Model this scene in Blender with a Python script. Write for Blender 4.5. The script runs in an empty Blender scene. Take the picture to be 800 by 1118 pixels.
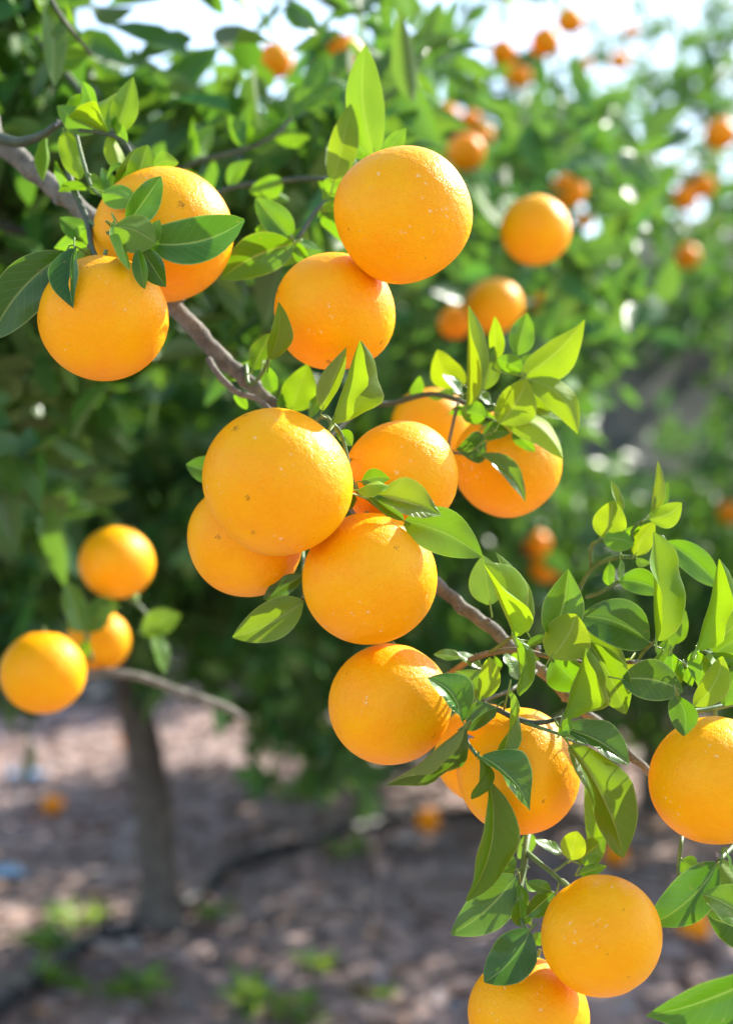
import bpy, math, random
import numpy as np
from mathutils import Vector, Matrix

random.seed(11)
RNG = np.random.default_rng(11)
F = 800 * 50 / 24.0            # focal length in photo pixels
CAM_Z = 1.0
R = math.radians
scene = bpy.context.scene
COL = scene.collection


def P(px, py, d):
    """a point seen at photo pixel (px, py), d metres in front of the camera"""
    return Vector(((px - 400) / F * d, d, CAM_Z - (py - 559) / F * d))


def G(px, py):
    """a point on the flat ground seen at a pixel"""
    return P(px, py, F * CAM_Z / (py - 559))


# ------------------------------------------------------------------ materials
def new_mat(name):
    m = bpy.data.materials.new(name)
    m.use_nodes = True
    nt = m.node_tree
    for n in list(nt.nodes):
        nt.nodes.remove(n)
    out = nt.nodes.new('ShaderNodeOutputMaterial')
    return m, nt, out


class N:
    """tiny node helper"""
    def __init__(s, nt): s.nt = nt

    def add(s, t, **kw):
        n = s.nt.nodes.new(t)
        for k, v in kw.items():
            setattr(n, k, v)
        return n

    def put(s, sock, v):
        if hasattr(v, 'is_output'):
            s.nt.links.new(v, sock)
        else:
            if isinstance(v, tuple) and len(v) == 3 and sock.type == 'RGBA':
                v = v + (1,)
            sock.default_value = v

    def math(s, op, a, b=0.0, c=None, clamp=False):
        n = s.add('ShaderNodeMath', operation=op, use_clamp=clamp)
        s.put(n.inputs[0], a); s.put(n.inputs[1], b)
        if c is not None: s.put(n.inputs[2], c)
        return n.outputs[0]

    def mix(s, f, a, b, mode='MIX'):
        n = s.add('ShaderNodeMix', data_type='RGBA', blend_type=mode)
        s.put(n.inputs[0], f); s.put(n.inputs[6], a); s.put(n.inputs[7], b)
        return n.outputs[2]

    def ramp(s, f, stops):
        n = s.add('ShaderNodeValToRGB')
        el = n.color_ramp.elements
        while len(el) < len(stops): el.new(0.5)
        for e, (p, c) in zip(el, stops):
            e.position = p
            e.color = c + (1,) if len(c) == 3 else c
        s.put(n.inputs[0], f)
        return n.outputs[0]

    def rng(s, v, a, b, c=0.0, d=1.0):
        n = s.add('ShaderNodeMapRange')
        s.put(n.inputs[0], v)
        for i, x in zip((1, 2, 3, 4), (a, b, c, d)): s.put(n.inputs[i], x)
        return n.outputs[0]

    def noise(s, vec, scale, detail=3.0, rough=0.5):
        n = s.add('ShaderNodeTexNoise')
        if vec is not None: s.put(n.inputs['Vector'], vec)
        n.inputs['Scale'].default_value = scale
        n.inputs['Detail'].default_value = detail
        n.inputs['Roughness'].default_value = rough
        return n.outputs[0]

    def bump(s, h, strength, dist, nrm=None):
        n = s.add('ShaderNodeBump')
        n.inputs['Strength'].default_value = strength
        n.inputs['Distance'].default_value = dist
        s.put(n.inputs['Height'], h)
        if nrm is not None: s.put(n.inputs['Normal'], nrm)
        return n.outputs[0]


def leaf_mat(name, top, under, trans, tw=0.42, rough=0.36, island=False, veins=True, var=0.35):
    m, nt, out = new_mat(name)
    h = N(nt)
    geo = h.add('ShaderNodeNewGeometry')
    if island:
        rnd = geo.outputs['Random Per Island']
    else:
        rnd = h.add('ShaderNodeObjectInfo').outputs['Random']
    tc = h.add('ShaderNodeTexCoord')
    back = geo.outputs['Backfacing']
    hsv = h.add('ShaderNodeHueSaturation')
    h.put(hsv.inputs['Hue'], h.rng(rnd, 0, 1, 0.485, 0.515))
    h.put(hsv.inputs['Value'], h.rng(h.math('FRACT', h.math('MULTIPLY', rnd, 7.31)), 0, 1, 1 - var, 1 + var))
    col = h.mix(back, top, under)
    nrm = None
    if veins:
        sep = h.add('ShaderNodeSeparateXYZ')
        h.put(sep.inputs[0], tc.outputs['UV'])
        u, v = sep.outputs[0], sep.outputs[1]
        av = h.math('ABSOLUTE', h.math('SUBTRACT', h.math('MULTIPLY', v, 2.0), 1.0))
        mid = h.rng(av, 0.02, 0.07, 1, 0)
        rim = h.rng(av, 0.93, 0.985, 0, 1)
        lat = h.math('SINE', h.math('MULTIPLY', h.math('SUBTRACT', u, h.math('MULTIPLY', av, 0.26)), 58.0))
        latm = h.rng(lat, 0.86, 1.0, 0, 1)
        mott = h.noise(tc.outputs['Object'], 90, 4, 0.6)
        col = h.mix(h.math('MULTIPLY', h.rng(mott, 0.35, 0.75), 0.45), col, h.mix(1.0, col, (0.62, 0.72, 0.5), 'MULTIPLY'))
        col = h.mix(h.math('MULTIPLY', latm, 0.16), col, (0.22, 0.34, 0.06))
        col = h.mix(h.math('MULTIPLY', h.math('MAXIMUM', mid, rim), 0.75), col, (0.34, 0.44, 0.10))
        spt = h.rng(h.noise(tc.outputs['Object'], 260, 2, 0.4), 0.70, 0.74)
        col = h.mix(h.math('MULTIPLY', spt, 0.7), col, (0.20, 0.15, 0.05))
        hgt = h.math('ADD', h.math('MULTIPLY', latm, -0.5), h.math('ADD', h.math('MULTIPLY', mid, -1.0), h.math('MULTIPLY', mott, 0.6)))
        nrm = h.bump(hgt, 0.35, 0.0006)
        fine = h.noise(tc.outputs['Object'], 900, 2)
        nrm = h.bump(fine, 0.12, 0.0002, nrm)
    h.put(hsv.inputs['Color'], col)
    col = hsv.outputs[0]
    pb = h.add('ShaderNodeBsdfPrincipled')
    h.put(pb.inputs['Base Color'], col)
    h.put(pb.inputs['Roughness'], h.math('ADD', h.math('MULTIPLY', back, 0.25), rough))
    pb.inputs['Specular IOR Level'].default_value = 0.45
    hs2 = h.add('ShaderNodeHueSaturation')
    h.put(hs2.inputs['Hue'], h.rng(rnd, 0, 1, 0.488, 0.512))
    h.put(hs2.inputs['Color'], trans)
    tb = h.add('ShaderNodeBsdfTranslucent')
    h.put(tb.inputs['Color'], hs2.outputs[0])
    if nrm is not None:
        h.put(pb.inputs['Normal'], nrm)
    mx = h.add('ShaderNodeMixShader')
    mx.inputs[0].default_value = tw
    nt.links.new(pb.outputs[0], mx.inputs[1]); nt.links.new(tb.outputs[0], mx.inputs[2])
    nt.links.new(mx.outputs[0], out.inputs[0])
    return m


def orange_mat(name, ca, cb, close=True):
    m, nt, out = new_mat(name)
    h = N(nt)
    tc = h.add('ShaderNodeTexCoord')
    oi = h.add('ShaderNodeObjectInfo')
    add = h.add('ShaderNodeVectorMath', operation='ADD')
    comb = h.add('ShaderNodeCombineXYZ')
    for i in range(3):
        h.put(comb.inputs[i], h.math('MULTIPLY', oi.outputs['Random'], 3.7 * (i + 1)))
    h.put(add.inputs[0], tc.outputs['Object']); h.put(add.inputs[1], comb.outputs[0])
    vec = add.outputs[0]
    big = h.noise(vec, 1.3, 3)
    col = h.mix(h.rng(big, 0.35, 0.68), ca, cb)
    med = h.noise(vec, 9, 4, 0.65)
    col = h.mix(h.math('MULTIPLY', h.rng(med, 0.45, 0.75), 0.25), col, (0.94, 0.45, 0.01))
    if close:
        pit = h.add('ShaderNodeTexVoronoi', feature='F1')
        h.put(pit.inputs['Vector'], vec); pit.inputs['Scale'].default_value = 26
        pit.inputs['Randomness'].default_value = 0.85
        pd = h.rng(pit.outputs['Distance'], 0.0, 0.42, 0, 1)
        pit2 = h.add('ShaderNodeTexVoronoi', feature='SMOOTH_F1')
        h.put(pit2.inputs['Vector'], vec); pit2.inputs['Scale'].default_value = 13
        col = h.mix(h.rng(pd, 0.0, 0.55, 0.2, 0.0), col, (0.84, 0.25, 0.0))
        # pale rind flecks and a few dark scabs, scattered in patches
        fl = h.add('ShaderNodeTexVoronoi', feature='F1')
        wv = h.add('ShaderNodeVectorMath', operation='ADD')
        nz = h.add('ShaderNodeTexNoise'); nz.inputs['Scale'].default_value = 22
        h.put(nz.inputs['Vector'], vec)
        sc_ = h.add('ShaderNodeVectorMath', operation='SCALE'); h.put(sc_.inputs[0], nz.outputs['Color']); sc_.inputs[3].default_value = 0.13
        h.put(wv.inputs[0], vec); h.put(wv.inputs[1], sc_.outputs[0])
        h.put(fl.inputs['Vector'], wv.outputs[0]); fl.inputs['Scale'].default_value = 10.5
        sepc = h.add('ShaderNodeSeparateColor'); h.put(sepc.inputs[0], fl.outputs['Color'])
        patch = h.rng(h.noise(vec, 1.7, 1), 0.46, 0.60)
        size = h.math('MULTIPLY', h.rng(sepc.outputs[0], 0.3, 1.0, 0.0, 0.33), patch)
        fleck = h.math('MULTIPLY', h.rng(h.math('SUBTRACT', size, fl.outputs['Distance']), 0.0, 0.12), 0.8)
        col = h.mix(fleck, col, (0.90, 0.58, 0.24))
        sp = h.add('ShaderNodeTexVoronoi', feature='F1')
        h.put(sp.inputs['Vector'], wv.outputs[0]); sp.inputs['Scale'].default_value = 2.6
        seps = h.add('ShaderNodeSeparateColor'); h.put(seps.inputs[0], sp.outputs['Color'])
        ssz = h.rng(seps.outputs[1], 0.25, 1.0, 0.0, 0.17)
        spot = h.rng(h.math('SUBTRACT', ssz, sp.outputs['Distance']), 0.0, 0.02)
        spot = h.math('MULTIPLY', spot, h.rng(h.noise(vec, 60, 2), 0.42, 0.6))
        col = h.mix(h.math('MULTIPLY', spot, 0.85), col, (0.07, 0.035, 0.015))
        hg = h.math('ADD', pd, h.math('MULTIPLY', h.noise(vec, 7, 3), 2.2))
        hg = h.math('ADD', hg, h.math('MULTIPLY', pit2.outputs['Distance'], 0.9))
        hg = h.math('SUBTRACT', hg, h.math('MULTIPLY', fleck, 0.5))
        nrm = h.bump(hg, 0.36, 0.0008)
    pb = h.add('ShaderNodeBsdfPrincipled')
    h.put(pb.inputs['Base Color'], col)
    h.put(pb.inputs['Roughness'], h.rng(med, 0.3, 0.7, 0.36, 0.48) if close else 0.42)
    pb.inputs['Specular IOR Level'].default_value = 0.18
    if close:
        h.put(pb.inputs['Normal'], nrm)
        pb.subsurface_method = 'RANDOM_WALK'
        pb.inputs['Subsurface Weight'].default_value = 0.06
        pb.inputs['Subsurface Radius'].default_value = (1.0, 0.45, 0.12)
        pb.inputs['Subsurface Scale'].default_value = 0.006
    nt.links.new(pb.outputs[0], out.inputs[0])
    return m


def bark_mat(name, a, b, scale=40, rough=0.85, bump=0.6, dist=0.003):
    m, nt, out = new_mat(name)
    h = N(nt)
    tc = h.add('ShaderNodeTexCoord')
    n1 = h.noise(tc.outputs['Object'], scale, 6, 0.65)
    n2 = h.noise(tc.outputs['Object'], scale * 6, 3, 0.6)
    col = h.mix(h.rng(n1, 0.35, 0.68), a, b)
    col = h.mix(h.math('MULTIPLY', h.rng(n2, 0.55, 0.7), 0.4), col, tuple(min(1, x * 1.6) for x in b))
    pb = h.add('ShaderNodeBsdfPrincipled')
    h.put(pb.inputs['Base Color'], col)
    pb.inputs['Roughness'].default_value = rough
    h.put(pb.inputs['Normal'], h.bump(h.math('ADD', n1, h.math('MULTIPLY', n2, 0.4)), bump, dist))
    nt.links.new(pb.outputs[0], out.inputs[0])
    return m


def island_mat(name, stops, rough=0.8, tw=0.0):
    m, nt, out = new_mat(name)
    h = N(nt)
    geo = h.add('ShaderNodeNewGeometry')
    col = h.ramp(geo.outputs['Random Per Island'], stops)
    pb = h.add('ShaderNodeBsdfPrincipled')
    h.put(pb.inputs['Base Color'], col)
    pb.inputs['Roughness'].default_value = rough
    nt.links.new(pb.outputs[0], out.inputs[0])
    return m


def plain_mat(name, c, rough=0.5, spec=0.5):
    m, nt, out = new_mat(name)
    h = N(nt)
    tc = h.add('ShaderNodeTexCoord')
    n1 = h.noise(tc.outputs['Object'], 35, 4)
    pb = h.add('ShaderNodeBsdfPrincipled')
    h.put(pb.inputs['Base Color'], h.mix(h.rng(n1, 0.3, 0.7), tuple(x * 0.75 for x in c), tuple(min(1, x * 1.2) for x in c)))
    pb.inputs['Roughness'].default_value = rough
    pb.inputs['Specular IOR Level'].default_value = spec
    nt.links.new(pb.outputs[0], out.inputs[0])
    return m


def ground_mat(name, cols, scale=1.0):
    m, nt, out = new_mat(name)
    h = N(nt)
    tc = h.add('ShaderNodeTexCoord')
    o = tc.outputs['Object']
    n1 = h.noise(o, 1.1 * scale, 4, 0.6)
    n2 = h.noise(o, 9 * scale, 5, 0.7)
    n3 = h.noise(o, 55 * scale, 4, 0.7)
    col = h.ramp(h.math('ADD', h.math('MULTIPLY', n2, 0.6), h.math('MULTIPLY', n3, 0.4)),
                 [(0.32, cols[0]), (0.47, cols[1]), (0.58, cols[2]), (0.72, cols[3])])
    col = h.mix(h.rng(n1, 0.42, 0.62, 0, 0.7), col, h.mix(1.0, col, (0.80, 0.86, 1.0), 'MULTIPLY'))
    pb = h.add('ShaderNodeBsdfPrincipled')
    h.put(pb.inputs['Base Color'], col)
    pb.inputs['Roughness'].default_value = 0.95
    h.put(pb.inputs['Normal'], h.bump(h.math('ADD', n3, h.math('MULTIPLY', n2, 1.5)), 0.7, 0.02))
    nt.links.new(pb.outputs[0], out.inputs[0])
    return m


M = {}
#                       upper face            underside              light through
M['dark'] = leaf_mat('leaf_dark', (0.030, 0.118, 0.010), (0.21, 0.30, 0.09), (0.12, 0.28, 0.006), 0.32, 0.30)
M['mid'] = leaf_mat('leaf_mid', (0.055, 0.175, 0.008), (0.14, 0.29, 0.02), (0.20, 0.38, 0.005), 0.38, 0.32)
M['young'] = leaf_mat('leaf_young', (0.105, 0.245, 0.005), (0.19, 0.34, 0.008), (0.30, 0.44, 0.004), 0.40, 0.36)
M['crown'] = leaf_mat('crown_leaf', (0.046, 0.142, 0.032), (0.11, 0.20, 0.055), (0.14, 0.30, 0.018), 0.36, 0.34, True, False, 0.5)
M['crown_light'] = leaf_mat('crown_leaf_light', (0.050, 0.145, 0.034), (0.11, 0.20, 0.06), (0.13, 0.29, 0.024), 0.36, 0.42, True, False, 0.5)
M['orange'] = orange_mat('orange_rind', (0.92, 0.345, 0.0), (0.93, 0.415, 0.0))
M['orange_far'] = orange_mat('orange_rind_far', (0.90, 0.24, 0.001), (0.92, 0.30, 0.001), False)
M['bark'] = bark_mat('grey_bark', (0.085, 0.079, 0.058), (0.205, 0.192, 0.15), 70, 0.85, 0.9, 0.0025)
M['trunk'] = bark_mat('trunk_bark', (0.060, 0.050, 0.043), (0.15, 0.125, 0.105), 22, 0.9, 0.8, 0.006)
M['twig_brown'] = bark_mat('brown_twig_bark', (0.11, 0.085, 0.045), (0.19, 0.15, 0.08), 120, 0.7, 0.3, 0.0006)
M['twig_green'] = bark_mat('green_twig_bark', (0.05, 0.10, 0.02), (0.11, 0.19, 0.04), 110, 0.5, 0.2, 0.0004)
M['twig_dark'] = bark_mat('dark_twig_bark', (0.03, 0.045, 0.02), (0.07, 0.085, 0.04), 110, 0.6, 0.2, 0.0004)
M['bud'] = bark_mat('grey_bud', (0.12, 0.12, 0.12), (0.34, 0.33, 0.33), 300, 0.8, 0.3, 0.0004)
M['calyx'] = bark_mat('calyx_green', (0.10, 0.17, 0.04), (0.20, 0.27, 0.08), 160, 0.6, 0.3, 0.0004)
M['ground'] = ground_mat('orchard_soil', [(0.20, 0.130, 0.103), (0.30, 0.205, 0.168), (0.38, 0.268, 0.225), (0.45, 0.33, 0.28)])
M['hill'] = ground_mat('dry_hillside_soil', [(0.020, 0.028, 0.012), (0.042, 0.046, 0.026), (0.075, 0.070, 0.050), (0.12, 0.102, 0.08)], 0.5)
M['litter'] = island_mat('dead_leaves', [(0.0, (0.18, 0.115, 0.090)), (0.3, (0.31, 0.205, 0.165)), (0.55, (0.39, 0.262, 0.215)), (0.75, (0.34, 0.255, 0.24)), (0.92, (0.46, 0.37, 0.33)), (1.0, (0.34, 0.15, 0.05))], 0.75)
M['stones'] = island_mat('pebbles', [(0.0, (0.14, 0.12, 0.12)), (0.5, (0.24, 0.22, 0.22)), (1.0, (0.40, 0.37, 0.37))], 0.9)
M['weed'] = leaf_mat('weed_leaf', (0.12, 0.26, 0.03), (0.18, 0.30, 0.07), (0.36, 0.52, 0.04), 0.45, 0.5, True, False, 0.4)
M['hose'] = plain_mat('black_hose_plastic', (0.018, 0.018, 0.022), 0.5)
M['plastic'] = plain_mat('pale_blue_plastic', (0.22, 0.42, 0.62), 0.4)


# ------------------------------------------------------------------ mesh helpers
def link_mesh(name, verts, faces, mat, parent=None, uvs=None, smooth=True):
    me = bpy.data.meshes.new(name)
    me.from_pydata([tuple(v) for v in verts], [], faces)
    if uvs is not None:
        uvl = me.uv_layers.new(name='UVMap')
        idx = np.empty(len(me.loops), dtype=np.int32)
        me.loops.foreach_get('vertex_index', idx)
        uvl.data.foreach_set('uv', np.asarray(uvs, dtype=np.float32)[idx].ravel())
    if smooth:
        me.polygons.foreach_set('use_smooth', [True] * len(me.polygons))
    me.materials.append(mat)
    o = bpy.data.objects.new(name, me)
    COL.objects.link(o)
    if parent is not None:
        o.parent = parent
    return o


def tag(o, label=None, cat=None, group=None, kind=None):
    if label: o['label'] = label
    if cat: o['category'] = cat
    if group: o['group'] = group
    if kind: o['kind'] = kind
    return o


def empty(name, loc):
    o = bpy.data.objects.new(name, None)
    o.empty_display_size = 0.02
    COL.objects.link(o)
    o.location = loc
    return o


def catmull(pts, rad, n=6):
    """smooth a polyline of (Vector, radius)"""
    if len(pts) < 3:
        return [Vector(p) for p in pts], list(rad)
    P_ = [2 * pts[0] - pts[1]] + list(pts) + [2 * pts[-1] - pts[-2]]
    op, orad = [], []
    for i in range(1, len(P_) - 2):
        p0, p1, p2, p3 = P_[i - 1], P_[i], P_[i + 1], P_[i + 2]
        for k in range(n):
            t = k / n
            op.append(0.5 * ((2 * p1) + (p2 - p0) * t + (2 * p0 - 5 * p1 + 4 * p2 - p3) * t * t + (3 * p1 - p0 - 3 * p2 + p3) * t ** 3))
            orad.append(rad[i - 1] * (1 - t) + rad[i] * t)
    op.append(Vector(pts[-1])); orad.append(rad[-1])
    return op, orad


def tube(pts, rad, sides=8, jitter=0.0, verts=None, faces=None):
    verts = [] if verts is None else verts
    faces = [] if faces is None else faces
    base = len(verts)
    n = len(pts)
    prev = None
    for i, p in enumerate(pts):
        t = (pts[min(i + 1, n - 1)] - pts[max(i - 1, 0)])
        t = t.normalized() if t.length > 1e-9 else Vector((0, 0, 1))
        if prev is None:
            a = t.orthogonal().normalized()
        else:
            a = (prev - t * prev.dot(t))
            a = a.normalized() if a.length > 1e-6 else t.orthogonal().normalized()
        prev = a
        b = t.cross(a)
        for k in range(sides):
            th = 2 * math.pi * k / sides
            r = rad[i] * (1 + jitter * (random.random() - 0.5))
            verts.append(p + a * (math.cos(th) * r) + b * (math.sin(th) * r))
    for i in range(n - 1):
        for k in range(sides):
            k2 = (k + 1) % sides
            faces.append((base + i * sides + k, base + i * sides + k2, base + (i + 1) * sides + k2, base + (i + 1) * sides + k))
    faces.append(tuple(base + k for k in reversed(range(sides))))
    faces.append(tuple(base + (n - 1) * sides + k for k in range(sides)))
    return verts, faces


# --------------------------------------------------------------- single leaves
NU, NV = 13, 8


def leaf_geo(bx, by, tx, ty, d, dd, hw, roll, fold, sag, bend=0.0, twist=0.0, glare=False, root=None):
    B, T = P(bx, by, d), P(tx, ty, d + dd)
    a = T - B
    L = a.length
    a.normalize()
    mid = (B + T) / 2
    v = Vector((mid.x, mid.y, mid.z - CAM_Z)).normalized()
    n0 = (-v - a * (-v).dot(a)).normalized()
    s0 = a.cross(n0).normalized()
    pxm = d / F
    if glare:
        hvec = GLARE + Vector((random.uniform(-.16, .16), random.uniform(-.16, .16), random.uniform(-.16, .16)))
        hvec = (hvec - a * hvec.dot(a)).normalized()
        roll = math.degrees(math.atan2(hvec.dot(s0), hvec.dot(n0)))
    w = hw * pxm
    verts, uvs, faces = [], [], []
    ph = random.uniform(0, 6.28)
    wav = random.uniform(0.05, 0.15)
    pk = 0.42 + random.uniform(-.05, .06)
    ea, eb = 0.62, 0.62 * (1 - pk) / pk
    nrmz = (pk ** ea) * ((1 - pk) ** eb)
    asym = random.uniform(-.08, .08)
    tipc = random.uniform(-0.05, 0.10)
    for i in range(NU):
        u = i / (NU - 1)
        uu = min(max(u, 0.012), 0.995)
        pr = (uu ** ea) * ((1 - uu) ** eb) / nrmz
        r = R(roll + twist * (u - 0.5) * 2)
        n = n0 * math.cos(r) + s0 * math.sin(r)
        s = s0 * math.cos(r) - n0 * math.sin(r)
        c = B + a * (L * u) + s0 * (sag * pxm * 4 * u * (1 - u)) + n * (bend * pxm * 4 * u * (1 - u)) - n * (tipc * w * u ** 3)
        f = R(fold) * (0.75 + 0.45 * (1 - u)) if fold > 0 else R(fold)
        for j in range(NV + 1):
            q = j / NV * 2 - 1
            aq = (math.sqrt(q * q + .02) - .1414) / (math.sqrt(1.02) - .1414)   # a rounded, not a sharp, crease
            wq = w * pr * (1 + (asym if q > 0 else -asym))
            ff = f * (0.75 + 0.45 * (1 - aq))            # the blade eases out towards its rim
            lift = wav * w * pr * aq * aq * (math.sin(7 * u + ph + (1.9 if q > 0 else 0)) + .5 * math.sin(15 * u + ph * 2.3 + (.9 if q > 0 else 0))) + .035 * w * pr * math.sin(9.4 * u + ph) * math.sin(3.1 * q + ph)
            verts.append(c + s * (q * wq * math.cos(ff)) + n * (aq * wq * math.sin(ff) + lift))
            uvs.append((u, j / NV))
    for i in range(NU - 1):
        for j in range(NV):
            k = i * (NV + 1) + j
            faces.append((k, k + NV + 1, k + NV + 2, k + 1))
    # make the upper face the front face
    p0, p1, p2 = verts[0 + 4 + 6 * (NV + 1)], verts[4 + 7 * (NV + 1)], verts[5 + 7 * (NV + 1)]
    fn = (p1 - p0).cross(p2 - p1)
    r6 = R(roll)
    if fn.dot(n0 * math.cos(r6) + s0 * math.sin(r6)) < 0:
        faces = [tuple(reversed(x)) for x in faces]
    # petiole
    if root is not None:
        pr_ = max(0.00045, 0.03 * w)
        q1 = B - a * min(0.006, (root - B).length * 0.4)
        pts, rad = catmull([root, q1, B, B + a * (L * 0.08)], [pr_ * 1.2, pr_, pr_ * 0.95, pr_ * 0.6], 3)
        st = len(verts)
        tube(pts, rad, 6, 0, verts, faces)
        uvs += [(0.5, 0.5)] * (len(verts) - st)
    return verts, faces, uvs


SUN_AZ, SUN_EL = R(50), R(38)      # azimuth from +Y towards +X
SUN = Vector((math.sin(SUN_AZ) * math.cos(SUN_EL), math.cos(SUN_AZ) * math.cos(SUN_EL), math.sin(SUN_EL)))
GLARE = (SUN + Vector((0, -1, 0))).normalized()

# ------------------------------------------------------------------ front tree
tree = empty('orange_tree', (-0.98, 1.25, 0))
tag(tree, 'near orange tree whose long grey limb crosses the whole picture, loaded with large oranges', 'tree')
TINV = Matrix.Translation(-tree.location)


def part(name, verts, faces, mat, parent=tree, uvs=None):
    off = tree.location
    o = link_mesh(name, [Vector(v) - off for v in verts], faces, mat, parent, uvs)
    return o


v_, f_ = tube(*catmull([Vector((-0.98, 1.25, -0.05)), Vector((-0.97, 1.25, 0.25)), Vector((-1.0, 1.24, 0.6)), Vector((-0.95, 1.22, 0.95)), Vector((-0.86, 1.2, 1.2))],
                       [0.075, 0.058, 0.05, 0.045, 0.035]), 12, 0.12)
part('trunk', v_, f_, M['trunk'])


def pxline(pts):
    """[(px,py,d,radius_px)] -> points, radii in metres"""
    return [P(x, y, d) for x, y, d, r in pts], [r * d / F for x, y, d, r in pts]


limb_pts = [Vector((-0.87, 1.2, 1.18)), Vector((-0.6, 1.15, 1.40))]
limb_rad = [0.022, 0.013]
pp, rr = pxline([(-70, 92, 1.08, 13), (0, 157, 1.04, 12), (70, 213, 1.02, 11.5), (125, 265, 1.0, 11), (190, 335, .985, 10.5), (245, 393, .97, 9.5),
                 (292, 437, .96, 9), (345, 500, .96, 8.5), (410, 580, .96, 8), (480, 642, .945, 8), (530, 682, .935, 7.5),
                 (590, 733, .93, 7), (650, 788, .925, 6), (706, 841, .92, 5), (760, 890, .93, 4), (830, 940, .95, 3)])
limb_pts += pp; limb_rad += rr
lp, lr = catmull(limb_pts, limb_rad, 12)
for i in range(20, len(lp) - 3):                       # the limb wanders and swells a little
    lp[i] = lp[i] + Vector((math.sin(i * .53) + math.sin(i * 1.31), 0, math.cos(i * .47 + 1) + math.sin(i * 1.17))) * .0004
    lr[i] *= .92 + .04 * math.sin(i * .83) + .035 * math.sin(i * 2.1 + 1)
v_, f_ = tube(lp, lr, 14, 0.10)
# knots and old leaf scars along the limb
for i in range(24, len(lp) - 4, 6):
    if random.random() < 0.75:
        t = (lp[i + 1] - lp[i]).normalized(); sd = t.orthogonal().normalized()
        sd = Matrix.Rotation(random.uniform(0, 6.28), 3, t) @ sd
        tube([lp[i] + sd * lr[i] * 0.5, lp[i] + sd * lr[i] * 1.12, lp[i] + sd * lr[i] * 1.35 + t * lr[i] * 0.3], [lr[i] * 0.55, lr[i] * 0.42, lr[i] * 0.12], 6, 0.2, v_, f_)
limb = part('limb', v_, f_, M['bark'])

TW = {}
TWOBJ = {}


def twig(key, pts, mat, sides=8, jitter=0.12, base=None):
    p, r = pxline(pts)
    if base: p = [Vector(b[0]) for b in base] + p; r = [b[1] for b in base] + r
    p, r = catmull(p, r, 5)
    v, f = tube(p, r, sides, jitter)
    if key in ('D', 'F', 'G', 'H', 'J'):                     # nodes on the fine twigs
        for i in range(3, len(p) - 2, 4):
            t = (p[i + 1] - p[i]).normalized(); sd = Matrix.Rotation(random.uniform(0, 6.28), 3, t) @ t.orthogonal().normalized()
            tube([p[i], p[i] + sd * r[i] * 1.5 + t * r[i] * .8], [r[i] * 0.7, r[i] * 0.2], 5, 0, v, f)
    TW[key] = p
    TWOBJ[key] = part('twig', v, f, M[mat])


# the twigs:        (px, py, depth, radius in px)
twig('A', [(0, 150, 1.03, 6), (20, 155, 1.0, 6), (45, 148, .975, 5), (66, 134, .965, 3.5), (82, 141, .955, 2.8), (118, 146, .95, 2.2), (140, 160, .945, 1.8), (150, 195, .94, 1.6)], 'twig_dark')
twig('B', [(70, 170, .99, 3.5), (80, 205, .96, 3.8), (95, 240, .93, 3.6), (100, 268, .91, 3), (108, 286, .89, 2.4)], 'twig_dark')
twig('C', [(95, 240, .93, 2.5), (115, 252, .91, 2.2), (135, 262, .885, 2.2), (158, 268, .885, 2)], 'twig_green')
twig('Cc', [(82, 141, .955, 2), (92, 180, .95, 2), (105, 210, .95, 1.8), (140, 220, .945, 1.6), (165, 205, .95, 1.4)], 'twig_green')
twig('D', [(470, 752, .93, 3.5), (495, 733, .91, 3.6), (515, 720, .90, 3.6), (540, 712, .895, 3.4), (568, 710, .89, 3.2), (600, 717, .89, 2.8), (650, 725, .89, 2.5),
           (695, 723, .885, 2.4), (748, 726, .88, 2.2), (790, 733, .88, 2), (850, 740, .89, 2)], 'twig_brown')
twig('E', [(535, 712, .893, 2.2), (547, 704, .885, 2), (559, 695, .875, 1.9)], 'twig_green')
twig('F', [(585, 733, .925, 2.5), (560, 752, .90, 2.4), (528, 766, .875, 2.6), (545, 776, .862, 3), (570, 787, .858, 3.2), (592, 789, .857, 2.6), (614, 783, .86, 2)], 'twig_dark')
twig('Fb', [(572, 789, .857, 2.2), (590, 795, .854, 2), (612, 802, .852, 1.8)], 'twig_green')
twig('G', [(528, 766, .875, 2.2), (512, 788, .85, 2.2), (508, 806, .842, 2.2), (521, 826, .838, 2)], 'twig_green')
twig('H', [(650, 788, .93, 3.5), (610, 830, .94, 4), (583, 890, .925, 4), (575, 920, .905, 4), (571, 950, .89, 4.2), (566, 980, .875, 4), (567, 1000, .865, 3.6), (575, 1018, .86, 3)], 'twig_green')
twig('I', [(574, 930, .90, 3), (588, 942, .885, 2.8), (602, 953, .87, 2.8), (616, 966, .855, 3), (628, 978, .845, 2.4)], 'twig_green')
twig('Ib', [(602, 953, .87, 2), (612, 947, .875, 1.8), (622, 940, .88, 1.6), (634, 944, .885, 1.5)], 'twig_green')
twig('J', [(600, 720, .91, 3), (625, 660, .93, 2.6), (645, 622, .92, 2.4), (670, 609, .905, 2.4), (693, 606, .90, 2.2), (690, 580, .895, 2), (709, 563, .89, 2)], 'twig_green')
twig('K', [(645, 620, .92, 2), (646, 596, .905, 2.2), (658, 587, .90, 2.2), (676, 562, .90, 1.8)], 'twig_green')
twig('L', [(640, 652, .92, 2), (655, 647, .905, 2), (676, 634, .90, 2)], 'twig_green')
twig('Mx', [(695, 723, .885, 2), (704, 710, .88, 2), (716, 699, .87, 2)], 'twig_green')
twig('Nx', [(748, 726, .88, 2), (759, 711, .87, 2), (779, 714, .868, 1.8)], 'twig_green')
twig('O', [(850, 750, .89, 3), (815, 764, .875, 3), (790, 771, .862, 3), (758, 776, .855, 2.6), (744, 768, .85, 1.8)], 'twig_green')
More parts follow.
